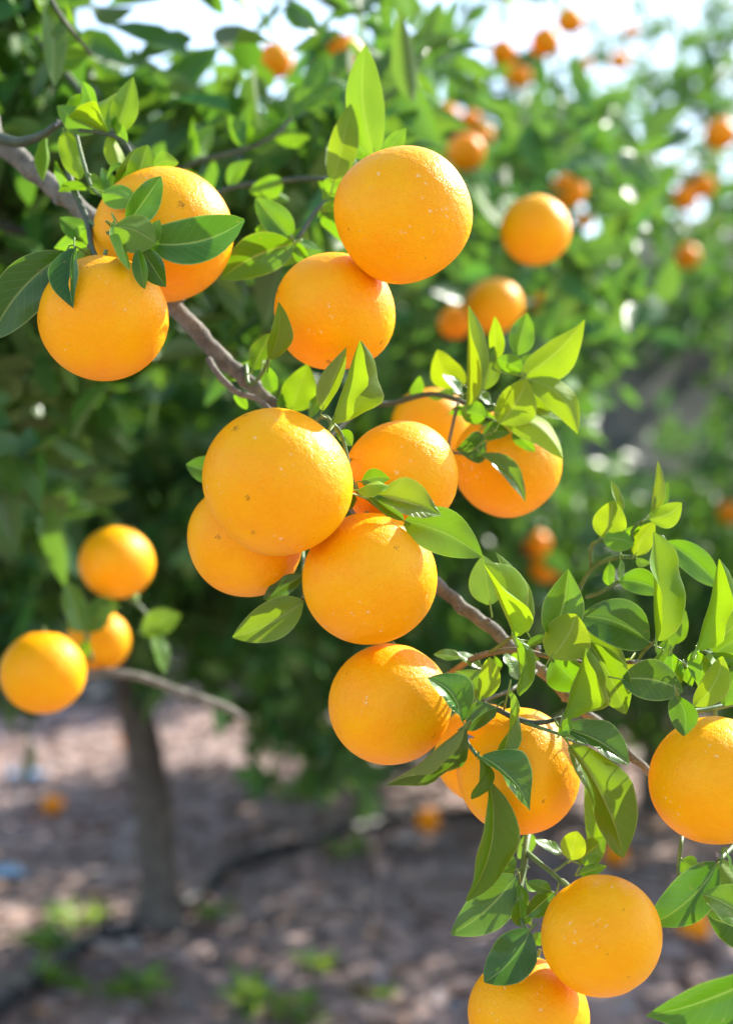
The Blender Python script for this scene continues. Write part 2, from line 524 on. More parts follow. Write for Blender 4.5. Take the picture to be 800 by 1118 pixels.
twig('Pp', [(330, 470, .955, 3), (352, 455, .90, 2.6), (362, 462, .865, 2.4), (374, 478, .868, 2), (386, 530, .865, 2.6), (404, 546, .85, 2.6), (424, 563, .843, 2)], 'twig_green')
twig('Q', [(330, 600, .955, 2.5), (332, 640, .90, 2.2), (330, 656, .88, 2)], 'twig_green')
twig('Rr', [(345, 492, .96, 3.5), (395, 446, .99, 3.4), (430, 440, 1.0, 3.2), (470, 430, .99, 3), (507, 440, .97, 2.8), (530, 456, .96, 2.6), (550, 458, .96, 2.2), (578, 412, .955, 1.8)], 'twig_dark')
twig('Rb', [(500, 440, .97, 2), (494, 465, .96, 1.8), (492, 492, .96, 1.6), (524, 496, .95, 1.5)], 'twig_brown')
twig('S', [(228, 392, .965, 4), (238, 408, .95, 3.6), (258, 428, .945, 3.6), (282, 436, .945, 3), (300, 452, .93, 2)], 'bark')
twig('Sb', [(268, 398, .965, 2.5), (272, 420, .95, 2.4), (286, 408, .94, 2), (294, 390, .93, 1.6)], 'twig_green')
twig('U', [(150, 290, 1.05, 3), (232, 213, 1.12, 3), (301, 198, 1.1, 3), (352, 195, 1.06, 3), (385, 205, 1.0, 2.6), (408, 168, .97, 2)], 'twig_dark')
twig('V', [(301, 260, 1.02, 2.5), (321, 264, .98, 2.6), (345, 230, 1.0, 2.8), (370, 210, 1.02, 2.8)], 'twig_dark')
twig('W', [(40, 40, 1.3, 3.5), (160, 180, 1.25, 3), (220, 174, 1.2, 2.8), (295, 150, 1.2, 2.6), (340, 100, 1.25, 2)], 'twig_dark')
twig('X', [(-80, 215, 1.5, 7), (0, 247, 1.45, 8), (65, 262, 1.42, 7.5), (118, 270, 1.4, 7), (240, 300, 1.5, 5), (300, 330, 1.6, 4)], 'bark', base=[((-0.87, 1.25, 1.1), 0.016)])
twig('Y', [(-90, 735, 1.4, 8), (40, 742, 1.42, 5.5), (130, 735, 1.44, 5), (200, 756, 1.47, 4.6), (245, 772, 1.5, 4.4), (268, 785, 1.52, 4)], 'bark', base=[((-0.97, 1.25, 0.85), 0.015)])
twig('Yb', [(100, 722, 1.38, 3), (95, 690, 1.38, 2.6), (112, 650, 1.4, 2.4), (150, 660, 1.4, 2), (170, 690, 1.4, 2)], 'twig_green')
twig('Z', [(60, -40, 1.2, 3), (56, 0, 1.12, 3), (100, 60, 1.15, 2)], 'twig_dark')
twig('Za', [(820, 905, .90, 3), (795, 930, .87, 2.6), (783, 942, .856, 2.4)], 'twig_green')
twig('Zb', [(820, 905, .90, 3), (830, 960, .87, 3), (828, 1012, .84, 2.6), (845, 1055, .80, 2.4)], 'twig_green')
twig('Zc', [(748, 890, .92, 2), (744, 918, .88, 2.4), (741, 940, .878, 2.2), (740, 958, .875, 1.8)], 'twig_green')

# the leaves:  twig, base px, tip px, depth, depth change, half width px, roll, fold, sag, tone, extras
LV = [
 # right-hand sprays
 ('E', 561, 696, 529, 615, .855, -.01, 44, 78, 58, 0, 'young', dict(twist=-14)),
 ('E', 575, 690, 543, 603, .885, .0, 22, 60, 40, 0, 'young', {}),
 ('D', 604, 696, 620, 621, .86, .0, 26, 18, 28, 3, 'mid', {}),
 ('D', 601, 718, 629, 671, .85, .0, 27, 172, 14, 4, 'young', {}),
 ('E', 561, 696, 566, 760, .862, .0, 24, -62, 48, -3, 'mid', dict(twist=25)),
 ('F', 526, 763, 535, 718, .866, .0, 13, 160, 18, 3, 'young', {}),
 ('F', 523, 766, 497, 733, .872, .0, 20, 25, 30, 4, 'mid', {}),
 ('F', 541, 773, 510, 797, .846, -.004, 15, 20, 25, 4, 'dark', {}),
 ('F', 556, 754, 546, 832, .845, -.004, 18, -70, 38, -5, 'mid', dict(twist=70)),
 ('G', 505, 788, 469, 740, .838, -.006, 27, 42, 42, 8, 'dark', {}),
 ('G', 506, 793, 421, 856, .832, -.004, 38, -72, 54, -3, 'dark', {}),
 ('G', 522, 826, 515, 873, .832, .0, 19, -60, 42, -5, 'mid', dict(twist=20)),
 ('G', 525, 827, 579, 885, .834, .0, 29, -45, 40, -8, 'dark', {}),
 ('G', 534, 855, 510, 985, .838, .006, 30, -40, 42, -14, 'mid', {}),
 ('Fb', 621, 814, 681, 936, .85, .0, 36, -34, 40, -8, 'mid', {}),
 ('F', 616, 796, 686, 835, .85, .0, 23, -38, 34, -6, 'dark', {}),
 ('Fb', 612, 803, 640, 812, .848, .0, 8, 30, 20, 0, 'mid', dict(glare=True)),
 ('Fb', 610, 803, 623, 784, .848, .0, 8, 150, 20, 0, 'young', {}),
 ('F', 614, 783, 638, 707, .845, .0, 48, 80, 62, 0, 'young', dict(twist=-16)),
 ('D', 643, 703, 683, 780, .862, .0, 24, 12, 22, -4, 'mid', {}),
 ('D', 628, 693, 684, 739, .872, .0, 20, -25, 26, -5, 'mid', {}),
 ('Mx', 708, 701, 631, 673, .868, .0, 29, 12, 22, 8, 'dark', {}),
 ('Mx', 716, 700, 715, 581, .855, .0, 38, 60, 50, -2, 'young', {}),
 ('Mx', 727, 702, 749, 667, .878, .0, 16, 0, 15, 0, 'mid', dict(glare=True)),
 ('Nx', 760, 709, 787, 611, .85, .0, 42, 82, 62, 0, 'young', dict(twist=-12)),
 ('J', 728, 592, 785, 640, .90, .0, 17, -15, 20, -4, 'mid', {}),
 ('J', 709, 562, 718, 503, .885, .0, 15, 60, 42, 0, 'young', {}),
 ('J', 708, 566, 744, 549, .88, .0, 14, 165, 20, 5, 'young', {}),
 ('J', 716, 557, 729, 526, .892, .0, 9, 0, 15, 0, 'mid', dict(glare=True)),
 ('K', 675, 562, 667, 524, .90, .0, 12, 60, 35, 0, 'young', {}),
 ('K', 660, 588, 670, 546, .895, .0, 20, 168, 22, 0, 'young', {}),
 ('K', 659, 588, 692, 595, .893, .0, 13, 165, 20, -3, 'young', {}),
 ('J', 693, 606, 716, 569, .892, .0, 14, 160, 24, -3, 'young', {}),
 ('J', 677, 610, 677, 636, .895, .0, 9, 0, 10, 0, 'mid', dict(glare=True)),
 ('L', 676, 634, 722, 648, .893, .0, 15, -10, 22, -5, 'mid', {}),
 ('D', 679, 742, 746, 755, .858, .0, 24, -8, 24, -6, 'dark', {}),
 ('D', 733, 714, 737, 753, .872, .0, 13, 20, 25, 0, 'mid', {}),
 ('Nx', 760, 711, 763, 745, .862, .0, 15, 25, 25, -5, 'mid', {}),
 ('O', 738, 760, 746, 804, .825, .0, 18, 22, 28, -6, 'dark', {}),
 ('O', 758, 771, 789, 717, .852, .0, 17, 164, 26, 6, 'young', {}),
 ('O', 790, 770, 808, 722, .86, .0, 17, 20, 25, 0, 'mid', {}),
 ('Nx', 778, 714, 818, 688, .868, .0, 17, 10, 22, 0, 'mid', {}),
 ('Nx', 778, 715, 822, 724, .86, .0, 9, 30, 25, 0, 'young', {}),
 ('D', 748, 728, 755, 750, .87, .0, 8, 20, 20, 0, 'young', {}),
 ('D', 765, 736, 772, 753, .868, .0, 7, 0, 10, 0, 'mid', dict(glare=True)),
 ('D', 749, 726, 766, 737, .866, .0, 8, 0, 10, 0, 'mid', dict(glare=True)),
 ('D', 722, 714, 712, 740, .88, .0, 10, 0, 10, 0, 'mid', dict(glare=True)),
 ('D', 603, 720, 637, 754, .868, .0, 22, 14, 22, 0, 'mid', {}),
 ('D', 603, 697, 573, 708, .87, .0, 7, 40, 30, 3, 'mid', {}),
 ('D', 690, 720, 672, 760, .895, .0, 16, 170, 15, 0, 'young', {}),
 ('D', 535, 660, 527, 606, .905, .0, 20, 180, 10, 0, 'dark', {}),
 ('D', 524, 730, 500, 712, .90, .0, 10, 0, 12, 0, 'mid', dict(glare=True)),
 ('D', 505, 717, 473, 715, .905, .0, 9, 10, 12, 0, 'dark', dict(glare=True)),
 ('D', 550, 714, 566, 742, .90, .0, 14, 0, 15, 0, 'mid', dict(glare=True)),
 # the middle, round the big cluster
 ('Pp', 442, 569, 527, 608, .847, .0, 26, -6, 14, -6, 'mid', {}),
 ('Pp', 412, 541, 482, 562, .840, .0, 24, -32, 32, -2, 'young', {}),
 ('Pp', 390, 535, 425, 532, .838, .0, 16, 120, 34, -5, 'young', {}),
 ('Pp', 395, 526, 426, 523, .856, .0, 11, 10, 20, -4, 'dark', {}),
 ('Pp', 402, 540, 441, 568, .838, .0, 9, -20, 30, 0, 'mid', {}),
 ('Pp', 383, 512, 383, 557, .885, .0, 9, 10, 20, 0, 'dark', {}),
 ('Pp', 362, 461, 391, 371, .85, .0, 44, 78, 60, 0, 'young', dict(twist=-14)),
 ('Pp', 352, 448, 378, 379, .872, .0, 15, -35, 30, 0, 'young', {}),
 ('Pp', 368, 472, 384, 487, .872, .0, 8, 0, 20, -3, 'mid', {}),
 ('S', 317, 448, 336, 397, .96, .0, 20, 170, 14, 0, 'young', {}),
 ('Sb', 294, 392, 304, 329, .872, -.01, 15, 25, 34, 5, 'young', {}),
 ('Sb', 276, 403, 294, 364, .955, .0, 15, 0, 12, 0, 'mid', dict(glare=True)),
 ('Sb', 290, 400, 300, 432, .95, .0, 10, 20, 25, 0, 'dark', {}),
 ('S', 338, 456, 348, 428, .94, .0, 10, 0, 12, 0, 'mid', dict(glare=True)),
 ('Q', 330, 657, 254, 696, .878, .0, 22, 10, 16, -5, 'young', {}),
 ('Q', 330, 628, 288, 655, .886, .0, 11, 12, 22, 0, 'dark', {}),
 ('S', 246, 520, 203, 507, .95, .0, 16, 10, 20, 0, 'dark', {}),
 # spray over the single orange right of the middle
 ('Rr', 509, 442, 511, 333, .945, .0, 30, 72, 54, 0, 'young', dict(twist=-14)),
 ('Rr', 541, 394, 540, 345, .965, .0, 10, 150, 20, 0, 'young', {}),
 ('Rr', 564, 387, 575, 341, .96, .0, 16, 15, 28, 0, 'mid', {}),
 ('Rr', 572, 411, 638, 348, .945, .0, 24, 152, 30, 5, 'young', dict(twist=-20)),
 ('Rr', 577, 414, 630, 474, .94, .0, 19, 158, 24, -14, 'young', {}),
 ('Rr', 545, 462, 574, 414, .935, .0, 25, 160, 24, 4, 'young', {}),
 ('Rr', 550, 456, 614, 501, .94, .0, 20, 145, 30, -13, 'young', {}),
 ('Rb', 528, 477, 498, 491, .942, .0, 18, -15, 15, -8, 'dark', {}),
 ('Rr', 527, 477, 557, 472, .945, .0, 13, 0, 15, -4, 'dark', dict(glare=True)),
 ('Rb', 525, 496, 573, 548, .935, .0, 14, -38, 38, -8, 'mid', {}),
 ('Rr', 560, 470, 584, 493, .95, .0, 9, 20, 25, 0, 'dark', {}),
 ('Rr', 506, 420, 477, 382, .99, .0, 18, 168, 15, -8, 'young', {}),
 ('Rr', 503, 430, 484, 408, .975, .0, 12, 0, 15, 0, 'mid', dict(glare=True)),
 ('Rr', 570, 405, 543, 391, .955, .0, 11, 165, 15, 0, 'young', {}),
 ('Rr', 566, 398, 588, 388, .965, .0, 8, 0, 15, 0, 'mid', dict(glare=True)),
 ('Rr', 530, 455, 503, 447, .95, .0, 14, 165, 18, 0, 'young', {}),
 ('Rr', 576, 447, 614, 458, .96, .0, 8, 0, 15, 0, 'mid', dict(glare=True)),
 ('Rr', 601, 403, 623, 391, .965, .0, 8, 0, 15, 0, 'mid', dict(glare=True)),
 ('Rr', 580, 412, 605, 392, .97, .0, 16, 20, 20, 0, 'mid', {}),
 ('Rr', 578, 425, 604, 447, .965, .0, 14, 20, 20, 0, 'mid', {}),
 ('Rr', 528, 425, 540, 378, .965, .0, 14, 20, 20, 0, 'mid', {}),
 ('Rr', 535, 440, 515, 425, .965, .0, 11, 0, 20, 0, 'mid', dict(glare=True)),
 # upper left, over the two oranges
 ('B', 72, 276, -10, 370, .868, .0, 29, 8, 18, 10, 'dark', {}),
 ('B', 81, 271, 80, 336, .862, -.02, 24, 40, 42, 4, 'dark', {}),
 ('C', 157, 264, 267, 240, .88, .0, 27, -6, 26, 12, 'dark', {}),
 ('C', 140, 244, 176, 192, .885, .0, 18, 14, 24, 0, 'dark', {}),
 ('Cc', 112, 209, 151, 225, .895, .0, 16, 155, 24, -4, 'mid', {}),
 ('C', 125, 241, 141, 294, .868, -.018, 12, 130, 35, 0, 'mid', {}),
 ('C', 126, 246, 170, 266, .862, .0, 26, 158, 25, -4, 'mid', {}),
 ('C', 159, 263, 175, 240, .872, .0, 11, 160, 25, 0, 'young', {}),
 ('C', 150, 274, 158, 315, .862, -.015, 10, 25, 30, 0, 'mid', {}),
 ('C', 156, 274, 181, 313, .868, -.012, 15, 12, 20, 0, 'dark', {}),
 ('A', 118, 146, 74, 124, .95, .0, 42, 78, 58, 0, 'young', {}),
 ('A', 127, 145, 146, 83, .955, .0, 16, 15, 24, 0, 'young', {}),
 ('A', 70, 143, 87, 196, .955, .0, 14, 165, 15, 0, 'young', {}),
 ('A', 120, 147, 134, 190, .95, .0, 12, 150, 25, 0, 'young', {}),
 ('A', 124, 211, 152, 161, .94, .0, 13, 30, 30, 0, 'mid', {}),
 ('A', 147, 205, 161, 158, .935, .0, 18, 0, 15, 0, 'mid', dict(glare=True)),
 ('A', 167, 182, 195, 177, .935, .0, 12, 165, 15, -4, 'young', {}),
 ('Cc', 95, 262, 65, 237, .955, .0, 14, 20, 20, 0, 'mid', {}),
 ('V', 320, 266, 242, 304, .96, .0, 24, -10, 18, 6, 'mid', {}),
 ('V', 318, 262, 279, 216, .975, .0, 17, 12, 22, 0, 'mid', {}),
 ('V', 322, 265, 336, 293, .965, .0, 9, 20, 20, 0, 'dark', {}),
 ('V', 323, 262, 352, 273, .97, .0, 8, 0, 12, 0, 'mid', dict(glare=True)),
 ('U', 409, 171, 399, 50, .965, .0, 22, 165, 14, -8, 'mid', {}),
 ('U', 364, 199, 383, 113, .965, .0, 17, 168, 16, 0, 'young', {}),
 ('U', 420, 168, 443, 139, .96, .0, 11, 160, 20, 0, 'young', {}),
 ('U', 374, 210, 354, 196, .97, .0, 11, 165, 15, 0, 'young', {}),
 ('Z', 56, -20, 60, 93, 1.12, .0, 16, 0, 12, 0, 'mid', dict(glare=True)),
 ('Z', 40, -20, 82, 30, 1.15, .0, 16, 20, 20, 0, 'mid', {}),
 # lower right and lower middle
 ('Za', 782, 944, 711, 1009, .852, .0, 26, 8, 20, -8, 'dark', {}),
 ('Zb', 826, 1014, 765, 977, .83, .0, 26, 30, 30, 5, 'mid', {}),
 ('Zb', 822, 1005, 772, 1000, .875, .0, 28, 10, 20, -6, 'dark', {}),
 ('Za', 784, 941, 816, 988, .862, .0, 17, 150, 24, 0, 'mid', {}),
 ('Zc', 745, 939, 764, 956, .876, .0, 12, 165, 10, 0, 'young', {}),
 ('Zb', 850, 1052, 705, 1109, .79, .0, 44, -40, 36, -8, 'dark', {}),
 ('Za', 788, 930, 784, 953, .856, .0, 5, 0, 10, 0, 'mid', dict(glare=True)),
 ('Za', 793, 931, 800, 955, .854, .0, 6, 0, 10, 0, 'mid', dict(glare=True)),
 ('H', 562, 957, 492, 1021, .878, .0, 25, 8, 16, -6, 'dark', {}),
 ('I', 601, 973, 574, 963, .862, .0, 8, 20, 20, 0, 'mid', {}),
 ('H', 569, 1011, 567, 983, .862, .0, 13, 20, 20, 0, 'dark', {}),
 ('H', 576, 1000, 605, 974, .862, .0, 13, 20, 20, 0, 'dark', {}),
 ('H', 578, 1017, 529, 1073, .836, -.004, 26, 12, 16, -6, 'dark', {}),
 ('H', 582, 1031, 593, 1020, .85, .0, 8, 160, 15, 0, 'young', {}),
 ('H', 640, 838, 644, 930, .905, .0, 25, -30, 38, -8, 'young', {}),
 ('Ib', 622, 939, 630, 908, .875, .0, 15, 165, 10, 0, 'young', {}),
 ('Ib', 613, 932, 584, 918, .885, .0, 10, 0, 12, 0, 'mid', dict(glare=True)),
 ('Ib', 631, 941, 662, 914, .888, .0, 15, 0, 12, 0, 'mid', dict(glare=True)),
 ('Ib', 632, 955, 662, 946, .884, .0, 7, 0, 12, 0, 'mid', dict(glare=True)),
 ('H', 562, 948, 546, 934, .895, .0, 9, 20, 20, 0, 'dark', {}),
 ('H', 562, 950, 539, 957, .89, .0, 8, 0, 12, 0, 'mid', dict(glare=True)),
 # blurred spray by the three left oranges
 ('Yb', 155, 690, 197, 671, 1.38, .0, 16, 0, 15, 0, 'mid', dict(glare=True)),
 ('Yb', 168, 692, 181, 736, 1.38, .0, 13, 0, 15, 0, 'mid', dict(glare=True)),
 ('Yb', 96, 690, 115, 652, 1.37, .0, 15, 20, 20, 0, 'mid', {}),
 ('Yb', 90, 690, 74, 636, 1.36, .0, 15, 20, 20, 0, 'mid', {}),
 ('Yb', 100, 665, 130, 660, 1.37, .0, 14, 160, 20, 0, 'mid', {}),
 ('Yb', 96, 700, 82, 724, 1.34, .0, 8, 0, 20, 0, 'mid', dict(glare=True)),
]
order = sorted(range(len(LV)), key=lambda i: -LV[i][7] * math.hypot(LV[i][3] - LV[i][1], LV[i][4] - LV[i][2]))
named = set(order[:100])
NHAND = len(LV)
rs = random.Random(5)
for tk, cnt, l0, l1, jit in (('A', 7, 34, 58, 4), ('Cc', 5, 30, 50, 4), ('V', 7, 30, 60, 4), ('U', 9, 34, 60, 4), ('S', 5, 24, 40, 3), ('D', 9, 22, 42, 3), ('J', 3, 20, 34, 3), ('Rr', 6, 24, 44, 3),
                             ('H', 4, 22, 40, 3), ('X', 9, 34, 56, 3), ('W', 14, 34, 60, 4), ('Z', 8, 34, 60, 4), ('Yb', 3, 24, 34, 3), ('B', 4, 30, 46, 4)):
    pl = TW[tk]
    for q in range(cnt):
        p = pl[min(len(pl) - 1, int(len(pl) * (.25 + .75 * (q + rs.random()) / cnt)))]
        d = p.y + (0.02 if tk in ('D', 'S', 'B') else 0.0)
        x, y = p.x / p.y * F + 400, 559 - (p.z - CAM_Z) / p.y * F
        if not (-60 < x < 830): continue
        an = rs.uniform(0, 6.28); ln = rs.uniform(l0, l1)
        LV.append((tk, x + 5 * math.cos(an), y - 5 * math.sin(an), x + ln * math.cos(an), y - ln * math.sin(an), d, rs.uniform(-.004, .022), ln * rs.uniform(.22, .32),
                   rs.choice((rs.uniform(-70, 70), rs.uniform(120, 240))), rs.uniform(8, 40), rs.uniform(-6, 6), rs.choice(('mid', 'mid', 'young', 'dark')), {}))
rest_v, rest_f, rest_u = [], [], []
for i, (tk, bx, by, tx, ty, d, dd, hw, roll, fold, sag, tone, ex) in enumerate(LV):
    B = P(bx, by, d)
    pl = TW[tk]
    near = min(pl, key=lambda p: (p - B).length)
    root = near if (near - B).length < 0.028 else B + (B - P(tx, ty, d + dd)).normalized() * 0.008
    v, f, uv = leaf_geo(bx, by, tx, ty, d, dd, hw, roll, fold, sag, root=root, **ex)
    if i in named:
        part('leaf', v, f, M[tone], TWOBJ[tk], uv)
    else:
        k = len(rest_v)
        rest_v += v; rest_u += uv; rest_f += [tuple(x + k for x in q) for q in f]
rest = part('small_leaves', rest_v, rest_f, M['mid'], tree, rest_u)
rest['kind'] = 'stuff'

# dry grey buds at the nodes
bv, bf = [], []
for (x, y, d) in ((586, 708, .885), (694, 722, .878), (747, 726, .872), (511, 804, .836), (64, 134, .962), (784, 935, .856)):
    c = P(x, y, d)
    for k in range(8):
        dr = Vector((random.uniform(-1, 1), random.uniform(-1, .4), random.uniform(-1, 1))).normalized()
        ln = random.uniform(.0016, .0034)
        tube([c, c + dr * ln * .6, c + dr * ln], [.0009, .0007, .0002], 5, 0.2, bv, bf)
part('buds', bv, bf, M['bud'])['kind'] = 'stuff'


# ------------------------------------------------------------- crowns of leaves
def leaf_cloud(pos, axis, nrm, length, width, drop=0.12):
    """many small folded leaves, 3 across and 5 along: returns verts, faces (numpy)"""
    n = len(pos)
    axis = axis / np.linalg.norm(axis, axis=1, keepdims=True)
    nrm = nrm - axis * np.sum(nrm * axis, axis=1, keepdims=True)
    nrm = nrm / np.maximum(np.linalg.norm(nrm, axis=1, keepdims=True), 1e-6)
    side = np.cross(axis, nrm)
    us = np.array([0.0, 0.16, 0.42, 0.72, 1.0]); ws = np.array([0.08, 0.75, 1.0, 0.68, 0.03])
    fold = RNG.uniform(0.1, 0.8, (n, 1))
    bend = RNG.uniform(-0.05, drop * 2, (n, 1))
    V = np.zeros((n, 15, 3))
    for i, (u, w) in enumerate(zip(us, ws)):
        c = pos + axis * (length * u)[:, None] - nrm * (bend * (length * (u * u))[:, None])
        hw = (width * w * 0.5)[:, None]
        V[:, i * 3 + 0] = c - side * hw * np.cos(fold) + nrm * hw * np.sin(fold)
        V[:, i * 3 + 1] = c
        V[:, i * 3 + 2] = c + side * hw * np.cos(fold) + nrm * hw * np.sin(fold)
    q = []
    for i in range(4):
        for j in range(2):
            k = i * 3 + j
            q.append((k, k + 1, k + 4, k + 3))
    q = np.array(q)
    Fc = (np.arange(n)[:, None, None] * 15 + q[None]).reshape(-1, 4)
    return V.reshape(-1, 3), Fc


def cloud_obj(name, V, Fc, mat, parent=None, off=(0, 0, 0)):
    me = bpy.data.meshes.new(name)
    V = V - np.array(off)
    me.vertices.add(len(V)); me.vertices.foreach_set('co', V.astype(np.float32).ravel())
    me.loops.add(Fc.size); me.loops.foreach_set('vertex_index', Fc.astype(np.int32).ravel())
    me.polygons.add(len(Fc)); me.polygons.foreach_set('loop_start', np.arange(0, Fc.size, 4, dtype=np.int32))
    me.polygons.foreach_set('use_smooth', np.ones(len(Fc), dtype=bool))
    me.update(calc_edges=True)
    me.materials.append(mat)
    o = bpy.data.objects.new(name, me)
    COL.objects.link(o)
    if parent is not None: o.parent = parent
    return o


def crown_points(blobs, clumps, per, lmin, lmax, spread, shell=0.45, hang=0.5):
    """blobs (x,y,z,rx,ry,rz,weight): leaf sprays through each blob, denser towards its skin"""
    w = np.array([b[6] for b in blobs], float); w /= w.sum()
    ids = RNG.choice(len(blobs), clumps, p=w)
    bl = np.array([b[:6] for b in blobs])
    dirs = RNG.normal(size=(clumps, 3)); dirs /= np.linalg.norm(dirs, axis=1, keepdims=True)
    rad = (shell + (1 - shell) * RNG.random(clumps)) ** 0.6
    rad *= RNG.uniform(0.82, 1.12, clumps)
    cen = bl[ids, :3] + dirs * bl[ids, 3:6] * rad[:, None]
    out = dirs * 0.8 + RNG.normal(size=(clumps, 3)) * 0.6 + np.array([0, 0, -hang * 0.4])
    out /= np.linalg.norm(out, axis=1, keepdims=True)
    n = clumps * per
    ci = np.repeat(np.arange(clumps), per)
    t = RNG.random(n)
    pos = cen[ci] + out[ci] * (t * spread * 1.6)[:, None] + RNG.normal(size=(n, 3)) * spread * 0.22
    ax = out[ci] * 0.55 + RNG.normal(size=(n, 3)) * 0.75 + np.array([0, 0, -0.15])
    nr = RNG.normal(size=(n, 3)) * 0.85 + np.array([0, -.15, 0.55])
    L = RNG.uniform(lmin, lmax, n)
    return pos, ax, nr, L, L * RNG.uniform(0.40, 0.56, n), cen, out


def make_tree(name, label, base, trunk_pts, trunk_rad, blobs, clumps, per, mat, lmin=.055, lmax=.10, spread=.07, group=None, trunk_mat='trunk', cat='tree', limbs=9, keep=None):
    t = empty(name, base)
    tag(t, label, cat, group)
    off = Vector(base)
    tp = [Vector(p) - off for p in trunk_pts]
    v, f = tube(*catmull(tp, trunk_rad, 6), 12, 0.14)
    link_mesh('trunk', v, f, M[trunk_mat], t)
    pos, ax, nr, L, W, cen, out = crown_points(blobs, clumps, per, lmin, lmax, spread)
    k = clear_fruit(pos)
    if keep is not None:
        k = k & keep(pos)
    if True:
        pos, ax, nr, L, W = pos[k], ax[k], nr[k], L[k], W[k]
    V, Fc = leaf_cloud(pos, ax, nr, L, W)
    cloud_obj('crown', V, Fc, M[mat], t, base)
    lv, lf = [], []
    top = tp[-1]
    for k in range(limbs):
        c = Vector(cen[RNG.integers(len(cen))]) - off
        m1 = top.lerp(c, 0.45) + Vector((random.uniform(-.1, .1), random.uniform(-.1, .1), random.uniform(-.02, .12)))
        r0 = trunk_rad[-1] * random.uniform(.35, .6)
        tube(*catmull([tp[-2].lerp(top, random.uniform(.3, 1)), m1, c], [r0, r0 * .55, r0 * .15], 5), 7, 0.1, lv, lf)
    link_mesh('limbs', lv, lf, M[trunk_mat], t)
    return t


BGF = [
    (585, 251, 80, 1.45, 'blurred round orange alone against green leaves, right of the top middle orange'),
    (539, 334, 64, 1.8, 'blurred orange just above the upright leaves of the right spray'),
    (497, 352, 38, 2.1, 'small blurred orange left of the one above the right spray'),
    (368, 66, 62, 1.9, 'blurred orange near the top, behind tall bright leaves'),
    (300, 66, 40, 2.1, 'yellowish blurred orange left of the one near the top'),
    (595, 45, 34, 3.5, 'red-orange dot at the top, right of a stacked pair'),
    (549, 56, 30, 3.5, 'upper orange of the small stacked pair near the top edge'),
    (566, 83, 27, 3.5, 'lower orange of the small stacked pair near the top edge'),
    (622, 22, 32, 3.8, 'dull small orange touching the sky at the top edge'),
    (514, 130, 21, 3.3, 'tiny orange above its twin, right of the top middle orange'),
    (528, 147, 22, 3.2, 'tiny orange below its twin, right of the top middle orange'),
    (488, 126, 26, 3.2, 'small orange half hidden just over the top middle orange'),
    (508, 166, 42, 2.5, 'blurred orange close to the upper right rim of top middle orange'),
    (620, 208, 40, 2.6, 'blurred orange behind leaves, above right of the lone round one'),
    (747, 216, 29, 3.9, 'left one of the small side by side pair at upper right'),
    (768, 203, 27, 3.9, 'right one of the small side by side pair at upper right'),
    (786, 146, 36, 3.6, 'pale sunlit small orange at the upper right edge'),
    (750, 280, 28, 4.2, 'faded small orange hanging against the grey hillside'),
    (592, 331, 28, 3.2, 'small dim orange right of the one above the right spray'),
    (638, 240, 20, 3.4, 'tiny orange touching the right rim of the lone round one'),
    (586, 594, 30, 3.4, 'upper dim orange of two behind the twigs right of the cluster'),
    (595, 620, 34, 3.3, 'lower dim orange of two behind the twigs right of the cluster'),
    (796, 560, 26, 4.4, 'dim orange dot on the right edge against dark foliage'),
    (676, 66, 22, 4.2, 'small dark orange against the pale sky at upper right'),
    (688, 33, 16, 4.4, 'tiny orange speck highest against the pale sky'),
    (640, 70, 14, 4.4, 'tiny orange speck left of the dark one against the sky'),
]
TRIO = [(127, 614, 82, 1.4), (108, 700, 70, 1.46), (47, 735, 93, 1.3)]


def clear_fruit(pos):
    """fruit hangs on the outside of a crown: drop most of the leaves lying over it"""
    x = pos[:, 0] / pos[:, 1] * F + 400
    y = 559 - (pos[:, 2] - CAM_Z) / pos[:, 1] * F
    ok = np.ones(len(pos), bool)
    for fr in BGF + TRIO:
        m = (np.hypot(x - fr[0], y - fr[1]) < fr[2] * .5 + 65 / pos[:, 1]) & (pos[:, 1] < fr[3] + .04)
        ok &= ~(m & (RNG.random(len(pos)) > (.4 if 'dim' in str(fr[-1]) or fr[2:4] in ((62, 1.9), (40, 2.1)) else .06)))
    return ok


# leafy mass of the near tree: blurred foliage high on the left, behind the limb
def pb(px, py, d, rpx, w=1.0, rz=None, rd=None):
    c = P(px, py, d); r = rpx * d / F
    return (c.x, c.y, c.z, r, rd or r * 1.3, (rz or rpx) * d / F, w)


def sky_gap(pos):
    """thin the outer twigs where the crown opens to the sky"""
    x = pos[:, 0] / pos[:, 1] * F + 400
    y = 559 - (pos[:, 2] - CAM_Z) / pos[:, 1] * F
    g = .9 * np.exp(-(((x - 180) / 120.0) ** 4 + ((y - 40) / 78.0) ** 4))
    g = np.maximum(g, 0.80 * np.exp(-(((x - 300) / 60.0) ** 4 + ((y - 60) / 75.0) ** 4)))
    g = np.maximum(g, 0.9 * np.exp(-(((x - 480) / 75.0) ** 4 + ((y - 10) / 50.0) ** 4)))
    g = np.maximum(g, 0.6 * np.exp(-(((x - 240) / 190.0) ** 4 + ((y - 110) / 95.0) ** 4)))
    near = pos[:, 1] < 1.12
    return (RNG.random(len(pos)) > g) & ~near


